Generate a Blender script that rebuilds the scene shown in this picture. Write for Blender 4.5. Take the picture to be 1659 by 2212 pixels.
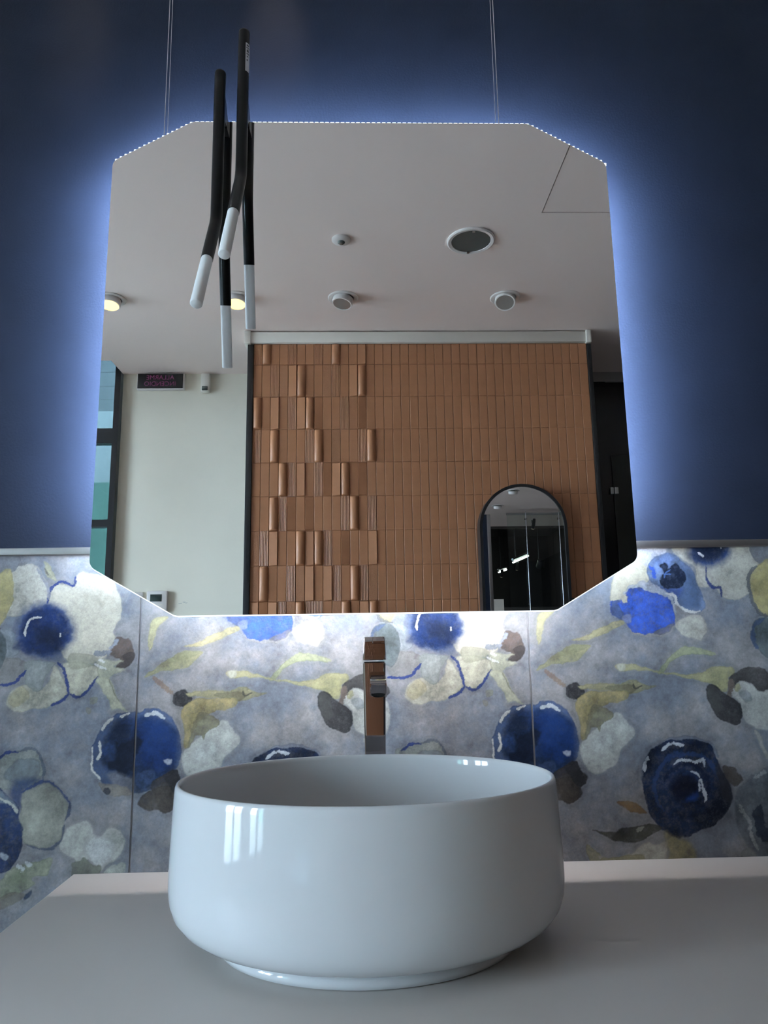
import bpy, bmesh, math, random
import numpy as np
from mathutils import Vector, Matrix
random.seed(7)
for o in list(bpy.data.objects): bpy.data.objects.remove(o)
S = bpy.context.scene
COL = S.collection

# ------------------------------------------------------------ camera
W, H, F = 1659.0, 2212.0, 1547.17
CAM = np.array([0.0, -1.1259, 1.1711])
PITCH, YAW, ROLL = [math.radians(v) for v in (10.3664, 1.7854, -0.9381)]
_f = np.array([math.sin(YAW)*math.cos(PITCH), math.cos(YAW)*math.cos(PITCH), math.sin(PITCH)])
_r = np.array([math.cos(YAW), -math.sin(YAW), 0.0]); _u = np.cross(_r, _f)
RT = math.cos(ROLL)*_r + math.sin(ROLL)*_u; UP = -math.sin(ROLL)*_r + math.cos(ROLL)*_u
cd = bpy.data.cameras.new('camera'); cam = bpy.data.objects.new('camera', cd); COL.objects.link(cam)
cd.sensor_fit = 'VERTICAL'; cd.sensor_height = 24.0; cd.lens = F/H*24.0; cd.clip_start = 0.02
m = Matrix.Identity(4)
for i in range(3):
    m[i][0] = RT[i]; m[i][1] = UP[i]; m[i][2] = -_f[i]; m[i][3] = CAM[i]
cam.matrix_world = m
S.camera = cam

# ------------------------------------------------------------ daylight, exposure
SKY = 54.0
LED_UP, LED_LOW, LED_IN_UP, LED_IN_LOW = 640.0, 16.0, 50.0, 500.0      # strip segments: upper sides facing the wall, lower sides, inner strip
w = bpy.data.worlds.new('sky'); S.world = w; w.use_nodes = True
bg = w.node_tree.nodes['Background']; bg.inputs[0].default_value = (0.66, 0.82, 1.0, 1); bg.inputs[1].default_value = SKY
S.view_settings.view_transform = 'Standard'; S.view_settings.look = 'None'
S.view_settings.exposure = 0.0; S.view_settings.gamma = 1.0; S.view_settings.use_curve_mapping = False
WIN_Y = [(-3.15, -2.35), (-2.05, -1.25), (0.4, 1.3), (1.6, 2.5)]
WIN_Z = (0.25, 2.85)
XL = -3.1
def portal(cx, cy, cz, sx, sz, rot):
    l = bpy.data.lights.new('daylight_portal', 'AREA'); l.shape = 'RECTANGLE'; l.size = sx; l.size_y = sz
    l.cycles.is_portal = True
    o = bpy.data.objects.new('daylight_portal', l); COL.objects.link(o); o.location = (cx, cy, cz); o.rotation_euler = rot
for a, b in WIN_Y:
    portal(XL-.12, (a+b)/2, sum(WIN_Z)/2, b-a, WIN_Z[1]-WIN_Z[0], (math.pi/2, 0, -math.pi/2))
portal(-2.36, -3.80, 1.75, 1.45, 3.4, (math.pi/2, 0, math.pi))

# ------------------------------------------------------------ helpers
MATS = {}
def mat(name, col=(.8,.8,.8), rough=.5, metal=0, bump=0, bscale=200, var=0, vscale=4, emit=None, es=0, spec=.5, coat=0, trans=0, ior=1.5, rnd=0):
    if name in MATS: return MATS[name]
    M = bpy.data.materials.new(name); M.use_nodes = True; nt = M.node_tree; p = nt.nodes['Principled BSDF']
    p.inputs['Base Color'].default_value = (*col, 1); p.inputs['Roughness'].default_value = rough; p.inputs['Metallic'].default_value = metal
    p.inputs['Specular IOR Level'].default_value = spec; p.inputs['Coat Weight'].default_value = coat; p.inputs['Coat Roughness'].default_value = .03
    p.inputs['Transmission Weight'].default_value = trans; p.inputs['IOR'].default_value = ior
    if emit: p.inputs['Emission Color'].default_value = (*emit, 1); p.inputs['Emission Strength'].default_value = es
    tc = nt.nodes.new('ShaderNodeTexCoord')
    if bump:
        n = nt.nodes.new('ShaderNodeTexNoise'); n.inputs['Scale'].default_value = bscale; n.inputs['Detail'].default_value = 4
        b = nt.nodes.new('ShaderNodeBump'); b.inputs['Strength'].default_value = bump; b.inputs['Distance'].default_value = .002
        nt.links.new(tc.outputs['Object'], n.inputs['Vector']); nt.links.new(n.outputs['Fac'], b.inputs['Height']); nt.links.new(b.outputs[0], p.inputs['Normal'])
    if var or rnd:
        n = nt.nodes.new('ShaderNodeTexNoise'); n.inputs['Scale'].default_value = vscale; n.inputs['Detail'].default_value = 5
        nt.links.new(tc.outputs['Object'], n.inputs['Vector'])
        r = nt.nodes.new('ShaderNodeMapRange'); r.inputs['From Min'].default_value = .3; r.inputs['From Max'].default_value = .7
        r.inputs['To Min'].default_value = 1-var; r.inputs['To Max'].default_value = 1+var
        nt.links.new(n.outputs['Fac'], r.inputs[0]); out = r.outputs[0]
        if rnd:
            oi = nt.nodes.new('ShaderNodeObjectInfo'); r2 = nt.nodes.new('ShaderNodeMapRange')
            r2.inputs['To Min'].default_value = 1-rnd; r2.inputs['To Max'].default_value = 1+rnd
            nt.links.new(oi.outputs['Random'], r2.inputs[0]); mm = nt.nodes.new('ShaderNodeMath'); mm.operation = 'MULTIPLY'
            nt.links.new(out, mm.inputs[0]); nt.links.new(r2.outputs[0], mm.inputs[1]); out = mm.outputs[0]
        vm = nt.nodes.new('ShaderNodeVectorMath'); vm.operation = 'SCALE'; vm.inputs[0].default_value = col
        nt.links.new(out, vm.inputs['Scale']); nt.links.new(vm.outputs[0], p.inputs['Base Color'])
    MATS[name] = M; return M
def glass_pane(name, tint=(.9,.97,.95), refl=.12):
    M = bpy.data.materials.new(name); M.use_nodes = True; nt = M.node_tree; nt.nodes.clear()
    o = nt.nodes.new('ShaderNodeOutputMaterial'); mx = nt.nodes.new('ShaderNodeMixShader'); t = nt.nodes.new('ShaderNodeBsdfTransparent'); g = nt.nodes.new('ShaderNodeBsdfGlossy')
    fr = nt.nodes.new('ShaderNodeFresnel'); fr.inputs['IOR'].default_value = 1.45
    t.inputs[0].default_value = (*tint, 1); g.inputs['Roughness'].default_value = 0
    nt.links.new(fr.outputs[0], mx.inputs[0]); nt.links.new(t.outputs[0], mx.inputs[1]); nt.links.new(g.outputs[0], mx.inputs[2]); nt.links.new(mx.outputs[0], o.inputs[0])
    MATS[name] = M; return M

ORG = {}
def tag(o, label=None, cat=None, group=None, kind=None):
    if label: o['label'] = label
    if cat: o['category'] = cat
    if group: o['group'] = group
    if kind: o['kind'] = kind
    return o
def thing(name, label, cat, loc=(0,0,0), group=None, kind=None):
    o = bpy.data.objects.new(name, None); COL.objects.link(o); o.empty_display_size = .05; o.location = loc
    ORG[o.name] = Vector(loc); tag(o, label, cat, group, kind); return o
def link(name, me, parent=None, loc=None):
    o = bpy.data.objects.new(name, me); COL.objects.link(o); org = Vector((0,0,0))
    if parent: o.parent = parent; org = ORG[parent.name]
    ORG[o.name] = org.copy()
    if loc is not None: o.location = Vector(loc)-org
    return o
def mk(name, V, Fc, mt, parent=None, smooth=False, mats=None, mi=None):
    org = ORG[parent.name] if parent else Vector((0,0,0))
    me = bpy.data.meshes.new(name); me.from_pydata([tuple(Vector(v)-org) for v in V], [], Fc)
    for q in (mats or [mt]): me.materials.append(q)
    if mi: me.polygons.foreach_set('material_index', mi)
    if smooth: me.polygons.foreach_set('use_smooth', [True]*len(me.polygons))
    me.update(); return link(name, me, parent)
def from_bm(name, bm, mt, parent=None, smooth=False, auto=None):
    org = ORG[parent.name] if parent else Vector((0,0,0))
    bmesh.ops.recalc_face_normals(bm, faces=bm.faces)
    bmesh.ops.translate(bm, vec=-org, verts=bm.verts)
    me = bpy.data.meshes.new(name); bm.to_mesh(me); bm.free(); me.materials.append(mt)
    if smooth: me.polygons.foreach_set('use_smooth', [True]*len(me.polygons))
    o = link(name, me, parent)
    if auto is not None:
        try: me.set_sharp_from_angle(angle=math.radians(auto))
        except Exception: pass
    return o
def bbox(bm, a, b, bev=0, seg=2):
    t = bmesh.new(); bmesh.ops.create_cube(t, size=1)
    for v in t.verts: v.co = Vector([(a[i]+b[i])/2 + v.co[i]*(b[i]-a[i]) for i in range(3)])
    if bev: bmesh.ops.bevel(t, geom=t.edges[:], offset=bev, segments=seg, affect='EDGES', profile=.5)
    me = bpy.data.meshes.new('t'); t.to_mesh(me); t.free(); bm.from_mesh(me); bpy.data.meshes.remove(me); return bm
def box(name, a, b, mt, parent=None, bev=0, seg=2):
    return from_bm(name, bbox(bmesh.new(), a, b, bev, seg), mt, parent, smooth=bev > 0, auto=35 if bev else None)
def boxes(name, lst, mt, parent=None, bev=0):
    bm = bmesh.new()
    for a, b in lst: bbox(bm, a, b, bev)
    return from_bm(name, bm, mt, parent)
def frame_from(d):
    d = Vector(d).normalized(); a = Vector((1,0,0)) if abs(d.x) < .9 else Vector((0,1,0))
    u = d.cross(a).normalized(); return u, d.cross(u)
def tube(name, pts, rad, mt, parent=None, n=20, cap=True, round_start=False):
    """sweep of a circle along a polyline, smooth mitres"""
    pts = [Vector(p) for p in pts]; V = []; Fc = []
    rads = rad if isinstance(rad, (list, tuple)) else [rad]*len(pts)
    u, v = frame_from(pts[1]-pts[0]); prev = (pts[1]-pts[0]).normalized()
    for i, p in enumerate(pts):
        d0 = (pts[i]-pts[i-1]).normalized() if i else (pts[1]-pts[0]).normalized()
        d1 = (pts[i+1]-pts[i]).normalized() if i < len(pts)-1 else d0
        d = (d0+d1).normalized(); q = prev.rotation_difference(d); u = q@u; v = q@v; prev = d
        for k in range(n):
            a = 2*math.pi*k/n; V.append(p+(u*math.cos(a)+v*math.sin(a))*rads[i])
    for i in range(len(pts)-1):
        for k in range(n): Fc.append((i*n+k, i*n+(k+1) % n, (i+1)*n+(k+1) % n, (i+1)*n+k))
    if cap: Fc.append(tuple(range(n))[::-1]); Fc.append(tuple(range((len(pts)-1)*n, len(pts)*n)))
    bm = bmesh.new(); me = bpy.data.meshes.new('t'); me.from_pydata(V, [], Fc); bm.from_mesh(me); bpy.data.meshes.remove(me)
    return from_bm(name, bm, mt, parent, smooth=True, auto=50)
def lathe(name, prof, mt, parent=None, loc=(0,0,0), n=48, rot=None, smooth=True, auto=40):
    """prof: (r,z) or (a,b,z) list; poles closed when r==0 is not used: first/last rings are capped"""
    V = []; Fc = []; loc = Vector(loc)
    for p in prof:
        a, b, z = p if len(p) == 3 else (p[0], p[0], p[1])
        for k in range(n):
            t = 2*math.pi*k/n; q = Vector((a*math.cos(t), b*math.sin(t), z))
            if rot: q = rot @ q
            V.append(loc+q)
    for i in range(len(prof)-1):
        for k in range(n): Fc.append((i*n+k, i*n+(k+1) % n, (i+1)*n+(k+1) % n, (i+1)*n+k))
    Fc.append(tuple(range(n))[::-1]); Fc.append(tuple(range((len(prof)-1)*n, len(prof)*n)))
    bm = bmesh.new(); me = bpy.data.meshes.new('t'); me.from_pydata(V, [], Fc); bm.from_mesh(me); bpy.data.meshes.remove(me)
    return from_bm(name, bm, mt, parent, smooth=smooth, auto=auto)
def text(name, body, size, loc, mt, parent, rot):
    c = bpy.data.curves.new(name, 'FONT'); c.body = body; c.size = size; c.align_x = 'CENTER'; c.align_y = 'CENTER'; c.extrude = .0003
    o = bpy.data.objects.new('t', c); me = bpy.data.meshes.new_from_object(o); bpy.data.objects.remove(o); bpy.data.curves.remove(c)
    me.materials.append(mt) if not me.materials else None
    me.materials[0] = mt
    o = link(name, me, parent, loc); o.rotation_euler = rot; return o

# ------------------------------------------------------------ materials
m_blue = mat('navy_wall_paint', (.0105, .0142, .026), .62, bump=.25, bscale=260, var=.1, vscale=9, spec=.16)
m_black_core = mat('partition_board', (.02, .021, .025), .6)
m_grout = mat('grey_grout', (.30, .30, .31), .9, bump=.3, bscale=700)
m_trim = mat('brushed_metal_trim', (.42, .40, .38), .38, 1.0, var=.06, vscale=30)
m_white_wall = mat('white_plaster', (.80, .75, .62), .8, bump=.12, bscale=60, var=.03, vscale=2.5)
m_ceil = mat('white_ceiling_paint', (.82, .69, .63), .85, bump=.08, bscale=40, var=.02, vscale=1.5)
m_floor = mat('beige_floor_tile', (.42, .34, .28), .45, var=.15, vscale=3)
m_dark = mat('charcoal_hall_paint', (.018, .018, .02), .7)
m_dark2 = mat('dark_brown_wall', (.045, .034, .03), .7)
m_blackm = mat('black_powder_coat', (.012, .012, .013), .38)
m_blackm2 = mat('matt_black_tube', (.004, .004, .0045), .30, spec=.22)
m_alu = mat('grey_aluminium', (.45, .46, .47), .35, 1.0)
m_steel = mat('polished_steel', (.72, .73, .75), .18, 1.0)
m_chrome = mat('chrome', (.38, .36, .37), .03, 1.0)
m_mirror = mat('silver_mirror', (.94, .94, .94), 0.0, 1.0)
m_medge = mat('green_glass_edge', (.10, .16, .15), .08, spec=.8)
m_ceramic = mat('glossy_white_ceramic', (.58, .58, .58), .05, coat=0, spec=.5)
m_counter = mat('satin_white_countertop', (.50, .46, .425), .42, bump=.03, bscale=900, spec=.4)
m_cab = mat('vanity_lacquer', (.55, .55, .55), .4)
m_plw = mat('white_plastic', (.80, .75, .66), .4)
m_plw2 = mat('white_enamel', (.76, .71, .67), .35)
m_terra = mat('matt_terracotta_glaze', (.365, .158, .070), .5, bump=.1, bscale=300, var=.05, vscale=20, rnd=.035)
m_terra_h = mat('hatched_terracotta_glaze', (.345, .150, .067), .55, bump=.8, bscale=420, var=.05, vscale=30, rnd=.035)
m_led = mat('led_strip_light', (1, 1, 1), .5, emit=(.55, .73, 1.0), es=LED_UP)
m_led_low = mat('led_strip_light_lower', (1, 1, 1), .5, emit=(.74, .82, 1.0), es=LED_LOW)
m_led2 = mat('led_strip_light_recessed', (1, 1, 1), .5, emit=(.60, .76, 1.0), es=LED_IN_UP)
m_led2_low = mat('led_strip_light_recessed_lower', (1, 1, 1), .5, emit=(.96, .95, 1.0), es=LED_IN_LOW)
m_diode = mat('led_diode', (1, 1, 1), .5, emit=(.9, .95, 1.0), es=3.0)
m_frost = mat('frosted_acrylic', (.95, .94, .93), .45, trans=.12, ior=1.3)
m_lampw = mat('warm_lamp', (1, .9, .6), .4, emit=(1.0, .68, .20), es=1.9)
m_fluo = mat('fluorescent_tube', (1, 1, 1), .4, emit=(.86, 1.0, .9), es=9.0)
m_hall_lamp = mat('hall_lamp', (1, 1, .9), .4, emit=(1.0, .92, .72), es=4.0)
m_grayglass = mat('grey_satin_glass', (.075, .088, .082), .25)
m_lens = mat('lamp_reflector_glass', (.42, .41, .38), .12, .6)
m_red = mat('dull_magenta_print', (.24, .035, .13), .5)
m_black_gloss = mat('black_gloss_plastic', (.012, .012, .012), .12)
m_lcd = mat('dark_lcd', (.035, .05, .045), .2)
m_sticker = mat('silver_sticker', (.62, .62, .64), .35)
m_stick_ink = mat('sticker_ink', (.08, .08, .08), .5)
m_teal = mat('teal_facade', (.17, .36, .28), .5, var=.25, vscale=1.3)
m_soffit = mat('porch_soffit', (.42, .48, .50), .7)
m_pane = glass_pane('window_glass', (.95, .98, 1.0))
m_pane_t = glass_pane('tinted_window_glass', (.17, .19, .20))
m_glass = glass_pane('shower_screen_glass', (.90, .95, .93))

ZC = 3.02; MY = -0.0843; YB = -3.772; YT = -3.10; YG = -3.725; CT = 0.85; ZTOP = 2.41
XW0, XW1 = -1.543, 1.235; TILE_T = 1.3143
# ------------------------------------------------------------ setting: floor, ceiling, walls
XR = 4.2; YF = 9.0
fl = mk('floor', [(XL-.2, YB-.2, 0), (XR+.2, YB-.2, 0), (XR+.2, YF+.2, 0), (XL-.2, YF+.2, 0), (XL-.2, YB-.2, -.1), (XR+.2, YB-.2, -.1), (XR+.2, YF+.2, -.1), (XL-.2, YF+.2, -.1)], [(0,1,2,3), (7,6,5,4), (0,4,5,1), (1,5,6,2), (2,6,7,3), (3,7,4,0)], m_floor)
tag(fl, 'beige tiled showroom floor', 'floor', kind='structure')
HX = (0.803, 1.35); HY = (-1.882, -1.30); HG = .004      # ceiling hatch outline
ce = boxes('ceiling', [((XL-.2, -3.53, ZC), (-1.632, 4.56, ZC+.1)), ((-1.632, YB-.02, ZC), (HX[0], 4.56, ZC+.1)), ((XL-.2, -3.53, ZC+.1), (-1.632, -3.5, 3.5)), ((-1.632, YB-.1, ZC+.1), (-1.60, -3.5, 3.5)), ((XL-.2, YB-.1, 3.5), (-1.6, -3.5, 3.55)), ((HX[1], YB-.02, ZC), (XR+.2, 4.56, ZC+.1)), ((HX[0], YB-.02, ZC), (HX[1], HY[0], ZC+.1)), ((HX[0], HY[1], ZC), (HX[1], 4.56, ZC+.1))], m_ceil)
tag(ce, 'pale grey plaster ceiling reflected in the backlit mirror', 'ceiling', kind='structure')
box('hatch_panel', (HX[0]+HG, HY[0]+HG, ZC+.0015), (HX[1]-HG, HY[1]-HG, ZC+.02), m_ceil, ce)
box('hatch_backing', (HX[0]-.02, HY[0]-.02, ZC+.102), (HX[1]+.02, HY[1]+.02, ZC+.11), m_dark, ce)
hc = box('ceiling_hall', (XL-.2, 4.56, 3.5), (XR+.2, YF+.2, 3.6), m_dark); tag(hc, 'black ceiling of the dark hall seen in the arched mirror', 'ceiling', kind='structure')
hb = box('wall_bulkhead', (XL-.2, 4.56, 2.99), (XR+.2, 4.66, 3.6), m_dark2); tag(hb, 'dark bulkhead where the pale ceiling ends', 'wall', kind='structure')
wf = box('wall_hall_end', (XL-.2, YF, 0), (XR+.2, YF+.1, 3.6), m_dark); tag(wf, 'black end wall of the hall', 'wall', kind='structure')
wr = box('wall_right', (XR, YB-.2, 0), (XR+.1, YF, 3.6), m_dark2); tag(wr, 'dark brown right wall of the showroom', 'wall', kind='structure')
# left wall with window openings
segs = []; ys = [YB-.2]+[v for p in WIN_Y for v in p]+[YF]
for i in range(0, len(ys), 2): segs.append(((XL-.2, ys[i], 0), (XL, ys[i+1], 3.6)))
for a, b in WIN_Y: segs += [((XL-.2, a, 0), (XL, b, WIN_Z[0])), ((XL-.2, a, WIN_Z[1]), (XL, b, 3.6))]
wl = boxes('wall_left', segs, m_white_wall); tag(wl, 'white left wall pierced by four tall windows', 'wall', kind='structure')
for i, (a, b) in enumerate(WIN_Y):
    wn = thing('window_%d' % (i+2), ['tall dark-framed window nearest the rear glazing', 'second tall dark-framed window from the rear glazing', 'third tall dark-framed window from the rear glazing', 'tall dark-framed window farthest from the rear glazing'][i], 'window', (XL-.1, (a+b)/2, WIN_Z[0]), kind='structure')
    z0, z1 = WIN_Z; t = .05; x0, x1 = XL-.15, XL-.06; mid = (a+b)/2
    boxes('window_frame', [((x0, a, z0), (x1, a+t, z1)), ((x0, b-t, z0), (x1, b, z1)), ((x0, a+t, z0), (x1, b-t, z0+t)), ((x0, a+t, z1-t), (x1, b-t, z1)), ((x0, mid-.025, z0+t), (x1, mid+.025, z1-t))], m_blackm, wn)
    for (p, q) in ((a+t, mid-.025), (mid+.025, b-t)): box('window_pane', (XL-.108, p, z0+t), (XL-.102, q, z1-t), m_pane, wn)
# rear wall (white), with the glazing to its left
wb = boxes('wall_back', [((-1.63, YB-.1, 0), (-.60, YB, ZC))], m_white_wall); tag(wb, 'white plaster rear wall carrying the alarm sign', 'wall', kind='structure')
# scuff marks on the white wall
sc = mat('grey_scuff', (.40, .41, .38), .8)
for (x, z, l, a) in ((-1.19, 1.445, .022, .12), (-1.165, 1.455, .018, -.1), (-1.15, 1.448, .012, .2)):
    mk('scuff_mark', [(x-l/2, YB+.0006, z-.002), (x+l/2, YB+.0006, z-.002+a*l), (x+l/2, YB+.0006, z+.002+a*l), (x-l/2, YB+.0006, z+.0005)], [(0,3,2,1)], sc, wb)
g = thing('window_1', 'black-framed glazing left of the white wall in the mirror', 'window', (-2.36, YG, 0), kind='structure')
px0, px1 = XL, -1.63
boxes('frame_post', [((-1.670, YB-.03, 0), (-1.6325, YG, 3.5))], m_blackm, g)
boxes('frame_post', [((-2.40, YG-.06, 0), (-2.35, YG, 3.5))], m_blackm, g)
zs = [(0, .06), (.98, 1.03), (1.948, 1.998), (2.516, 2.62), (3.46, 3.5)]
for a, b in zs: box('transom', (px0, YG-.06, a), (-1.670, YG, b), m_blackm, g)
for i in range(len(zs)-1):
    for (p, q) in ((px0, -2.40), (-2.35, -1.670)): box('window_pane', (p, YG-.033, zs[i][1]), (q, YG-.027, zs[i+1][0]), m_pane_t, g)
# outside: porch soffit panels, teal facade
so = thing('porch_soffit', 'pale porch ceiling of wide boards outside the rear glazing', 'ceiling', (-3, -4.5, 2.9), kind='structure')
yy = [-3.90, -4.25, -4.6, -4.95, -5.3, -5.65, -6.0]
for i in range(len(yy)-1): box('soffit_board', (-5.5, yy[i+1]+.006, 3.5), (-1.0, yy[i]-.006, 3.53), m_soffit, so)
tf = box('facade_outside', (-9, -7.2, 0), (1.0, -7.0, 3.0), m_teal); box('upper_facade', (-9, -7.15, 3.0), (1.0, -7.0, 8.0), mat('pale_facade', (.40, .50, .48), .7, var=.15, vscale=.8), tf)
tag(tf, 'teal green building front outside the rear glazing', 'wall', kind='structure')
cn = thing('added_canopy', 'unseen canopy added outside the left windows to block the high sky', 'canopy', (XL-1.7, 0, 2.95), kind='structure')  # unseen canopy, added to cut the high-sky light reaching the counter
for k in range(8): box('added_canopy_board', (XL-.22-(k+1)*.34+.005, -6, 2.95), (XL-.22-k*.34-.005, 6, 3.0), m_soffit, cn)
gd = box('pavement_outside', (-30, -12, -.12), (XL-.2, 16, -.02), mat('pale_paving', (.55, .53, .50), .8)); tag(gd, 'pale paving outside the windows', 'floor', kind='structure')
# ------------------------------------------------------------ tiled partition (rear centre)
TX0, TX1 = -.636, 1.371
wp = boxes('wall_partition', [((TX0, YB-.1, 0), (TX1, YT-.009, ZC))], mat('terracotta_grout', (.25, .125, .07), .9)); tag(wp, 'partition wall clad in terracotta relief tiles, reflected in the mirror', 'wall', kind='structure')
for nme, a, b in (('corner_profile', -.671, TX0), ('corner_profile', TX1, 1.396)): box(nme, (a, YB-.1, 0), (b, YT+.012, 2.937), m_blackm, wp, .002); box('corner_profile_head', (a, YB-.1, 2.937), (b, YT-.201, ZC-.0005), m_blackm, wp)
box('top_band', (-.66, YT-.2, 2.946), (1.376, YT+.02, 3.012), m_plw, wp, .002)
for a, b in ((-.690, -.652), (1.366, 1.396)): box('band_end_cap', (a, YT-.2, 2.938), (b, YT+.03, 3.017), m_plw, wp, .002)
TP = (TX1-TX0)/39.0; TH = .2005; tw = TP-.0014; th = TH-.0006
def tile_mesh(kind):
    w2, h = tw/2, th; bm = bmesh.new()
    if kind in 'FT':
        c = .0022
        V = [(-w2,0,0),(w2,0,0),(w2,0,h),(-w2,0,h),(-w2,.007,0),(w2,.007,0),(w2,.007,h),(-w2,.007,h),(-w2+c,.009,c),(w2-c,.009,c),(w2-c,.009,h-c),(-w2+c,.009,h-c)]
        Fc = [(0,4,5,1),(1,5,6,2),(2,6,7,3),(3,7,4,0),(4,8,9,5),(5,9,10,6),(6,10,11,7),(7,11,8,4),(8,11,10,9)]
    elif kind in 'WL':
        hi, lo = .016, .0085; a, b = (lo, hi) if kind == 'W' else (hi, lo); c = .006
        V = [(-w2,0,0),(w2,0,0),(w2,0,h),(-w2,0,h),(-w2,.006,0),(w2,.006,0),(w2,.006,h),(-w2,.006,h),(-w2+.002,a,c),(w2-.002,b,c),(w2-.002,b,h-c),(-w2+.002,a,h-c)]
        Fc = [(0,4,5,1),(1,5,6,2),(2,6,7,3),(3,7,4,0),(4,8,9,5),(5,9,10,6),(6,10,11,7),(7,11,8,4),(8,11,10,9)]
    elif kind == 'C':
        n = 7; V = []; Fc = []
        rows = [(0, 0), (.0, .35), (.004, .75), (.012, 1.0), (h-.012, 1.0), (h-.004, .75), (h, .35), (h, 0)]
        for z, s in rows:
            for i in range(n+1):
                t = -1+2*i/n; V.append((t*w2, s*(.005+.019*math.sqrt(max(0, 1-t*t*.98))), z))
        for j in range(len(rows)-1):
            for i in range(n): k = j*(n+1)+i; Fc.append((k, k+n+1, k+n+2, k+1))
    else:   # ribbed
        n = 12; V = []; Fc = []
        for z in (0, h):
            V.append((-w2, 0, z))
            for i in range(n+1): V.append((-w2+2*w2*i/n, .0088 if i % 2 == 0 else .0108, z))
            V.append((w2, 0, z))
        k = n+3
        for i in range(k-1): Fc.append((i, i+k, i+k+1, i+1))
        Fc += [tuple(range(k)), tuple(range(k, 2*k))[::-1]]
    me = bpy.data.meshes.new('tile_'+{'F':'flat','T':'hatched','W':'wedge','L':'wedge_left','C':'cushion','R':'ribbed'}[kind])
    me.from_pydata(V, [], Fc); bm.from_mesh(me); bmesh.ops.recalc_face_normals(bm, faces=bm.faces); bm.to_mesh(me); bm.free()
    if kind == 'C': me.polygons.foreach_set('use_smooth', [True]*len(me.polygons))
    me.materials.append(m_terra_h if kind == 'T' else m_terra); return me
TM = {k: tile_mesh(k) for k in 'FTWLCR'}
ROWS = ['RCFFRFFRFCFFWF', 'FFRTWCFFTRFWCF', 'CFWFRWCLFFRTLF', 'RFCFFFRCFTFFRC', 'FFFCRWFRLWCFLF', 'FFCRLFLFFFRCFR', 'TRWFFCWCRFLFFW', 'TCFFRTWFWRFCRT', 'WLWRTCRRFTCFWC']
rest = bmesh.new(); ZR0 = 2.812
AXC, AR, AZ, AY0 = .909, .246, 1.802, -3.0           # arched mirror
def hidden(x, z):   # behind the arched mirror as the photograph sees it
    return abs(x-.94) < .19 and z+.2 < 1.93
for r in range(0, 15):
    for c in range(39):
        x = TX0+TP*(c+.5)
        if r == 0: z, sc_ = ZR0+.0008, (2.944-ZR0-.002)/th
        else: z, sc_ = ZR0-TH*r+.0008, 1
        if z < 0: continue
        k = ROWS[r][c] if r < 9 and c < 14 else 'F'
        if (r <= 8 and not hidden(x, z) and not (r == 8 and c >= 27)):
            o = link('tile', TM[k], wp, (x, YT-.009, z)); o.scale = (1, 1, sc_)
        else:
            t = bmesh.new(); t.from_mesh(TM['F']); bmesh.ops.translate(t, vec=(x, YT-.009, z), verts=t.verts)
            me = bpy.data.meshes.new('t'); t.to_mesh(me); t.free(); rest.from_mesh(me); bpy.data.meshes.remove(me)
ro = from_bm('lower_tiles', rest, m_terra, wp); tag(ro, kind='stuff')
# dark niche right of the partition
wn2 = boxes('wall_niche', [((1.396, YB-.1, 2.955), (XR, YB, ZC)), ((2.5, YB-.1, 0), (XR, YB, 2.955))], mat('niche_lintel', (.30, .27, .26), .7)); tag(wn2, 'grey lintel over the dark niche beside the tiled partition', 'wall', kind='structure')
dr = thing('door_1', 'black wardrobe door in the dark niche right of the tiled partition', 'door', (1.95, YB, 0), kind='structure')
box('door_surround', (1.396, YB-.1, 0), (1.72, YB-.02, 2.955), m_black_gloss, dr)
box('door_leaf', (1.72, YB-.1, 0), (2.5, YB-.01, 2.42), mat('dark_olive_panel', (.014, .015, .011), .3), dr)
box('over_panel', (1.72, YB-.1, 2.42), (2.5, YB-.03, 2.955), m_black_gloss, dr)
box('pull_bar', (1.598, YB-.02, .9), (1.610, YB+.012, 2.30), mat('dull_steel', (.25, .24, .24), .35, 1.0), dr, .002)
for q in ((1.695, 1.715), (1.722, 1.748)): box('hinge', (q[0], YB-.012, 2.145), (q[1], YB+.006, 2.19), mat('hinge_steel', (.55, .55, .53), .3, 1.0), dr, .002)

# ------------------------------------------------------------ floral wall: print on the tiles
def px_wall(x, y):
    d = RT*((x-W/2)/F) - UP*((y-H/2)/F) + _f
    t = (0-CAM[1])/d[1]; q = CAM+t*d; return q[0], q[2]
SX = -.343; TW = .6; ZB = .70; RES = .001
NU, NV = 601, int(round((TILE_T-ZB)/RES))+1
gu, gv = np.meshgrid(np.arange(NU)*RES, ZB+np.arange(NV)*RES)
rng = np.random.default_rng(5)
def fbm(beta, lo=1.5, hi=400):
    n = rng.standard_normal((NV, NU-1)); f_ = np.fft.fft2(n)
    ky = np.fft.fftfreq(NV)[:, None]*NV; kx = np.fft.fftfreq(NU-1)[None]*(NU-1); k = np.hypot(kx, ky); k[0, 0] = 1
    a = np.where((k >= lo) & (k <= hi), k**(-beta), 0); r = np.real(np.fft.ifft2(f_*a)); r /= r.std(); return np.concatenate([r, r[:, :1]], 1)
wu, wv = .42*fbm(1.7, 14), .42*fbm(1.7, 14); n1, n2, n3 = fbm(1.5, 2), fbm(1.5, 5), fbm(1.1, 20)
paper = fbm(.6, 60)
img = np.zeros((NV, NU, 3)); base = np.array([.235, .243, .285])
t_ = np.clip(.5+.35*n1, 0, 1)[..., None]
img[:] = np.array([.182, .205, .243])*(1-t_)+np.array([.282, .278, .282])*t_
img *= (1+.10*n2+.045*n3)[..., None]
FR = {'L': (0, 1160, 560/1548.), 'R': (1050, 1160, 609/1659.), 'M': (480, 1300, 700/1659.)}
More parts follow.
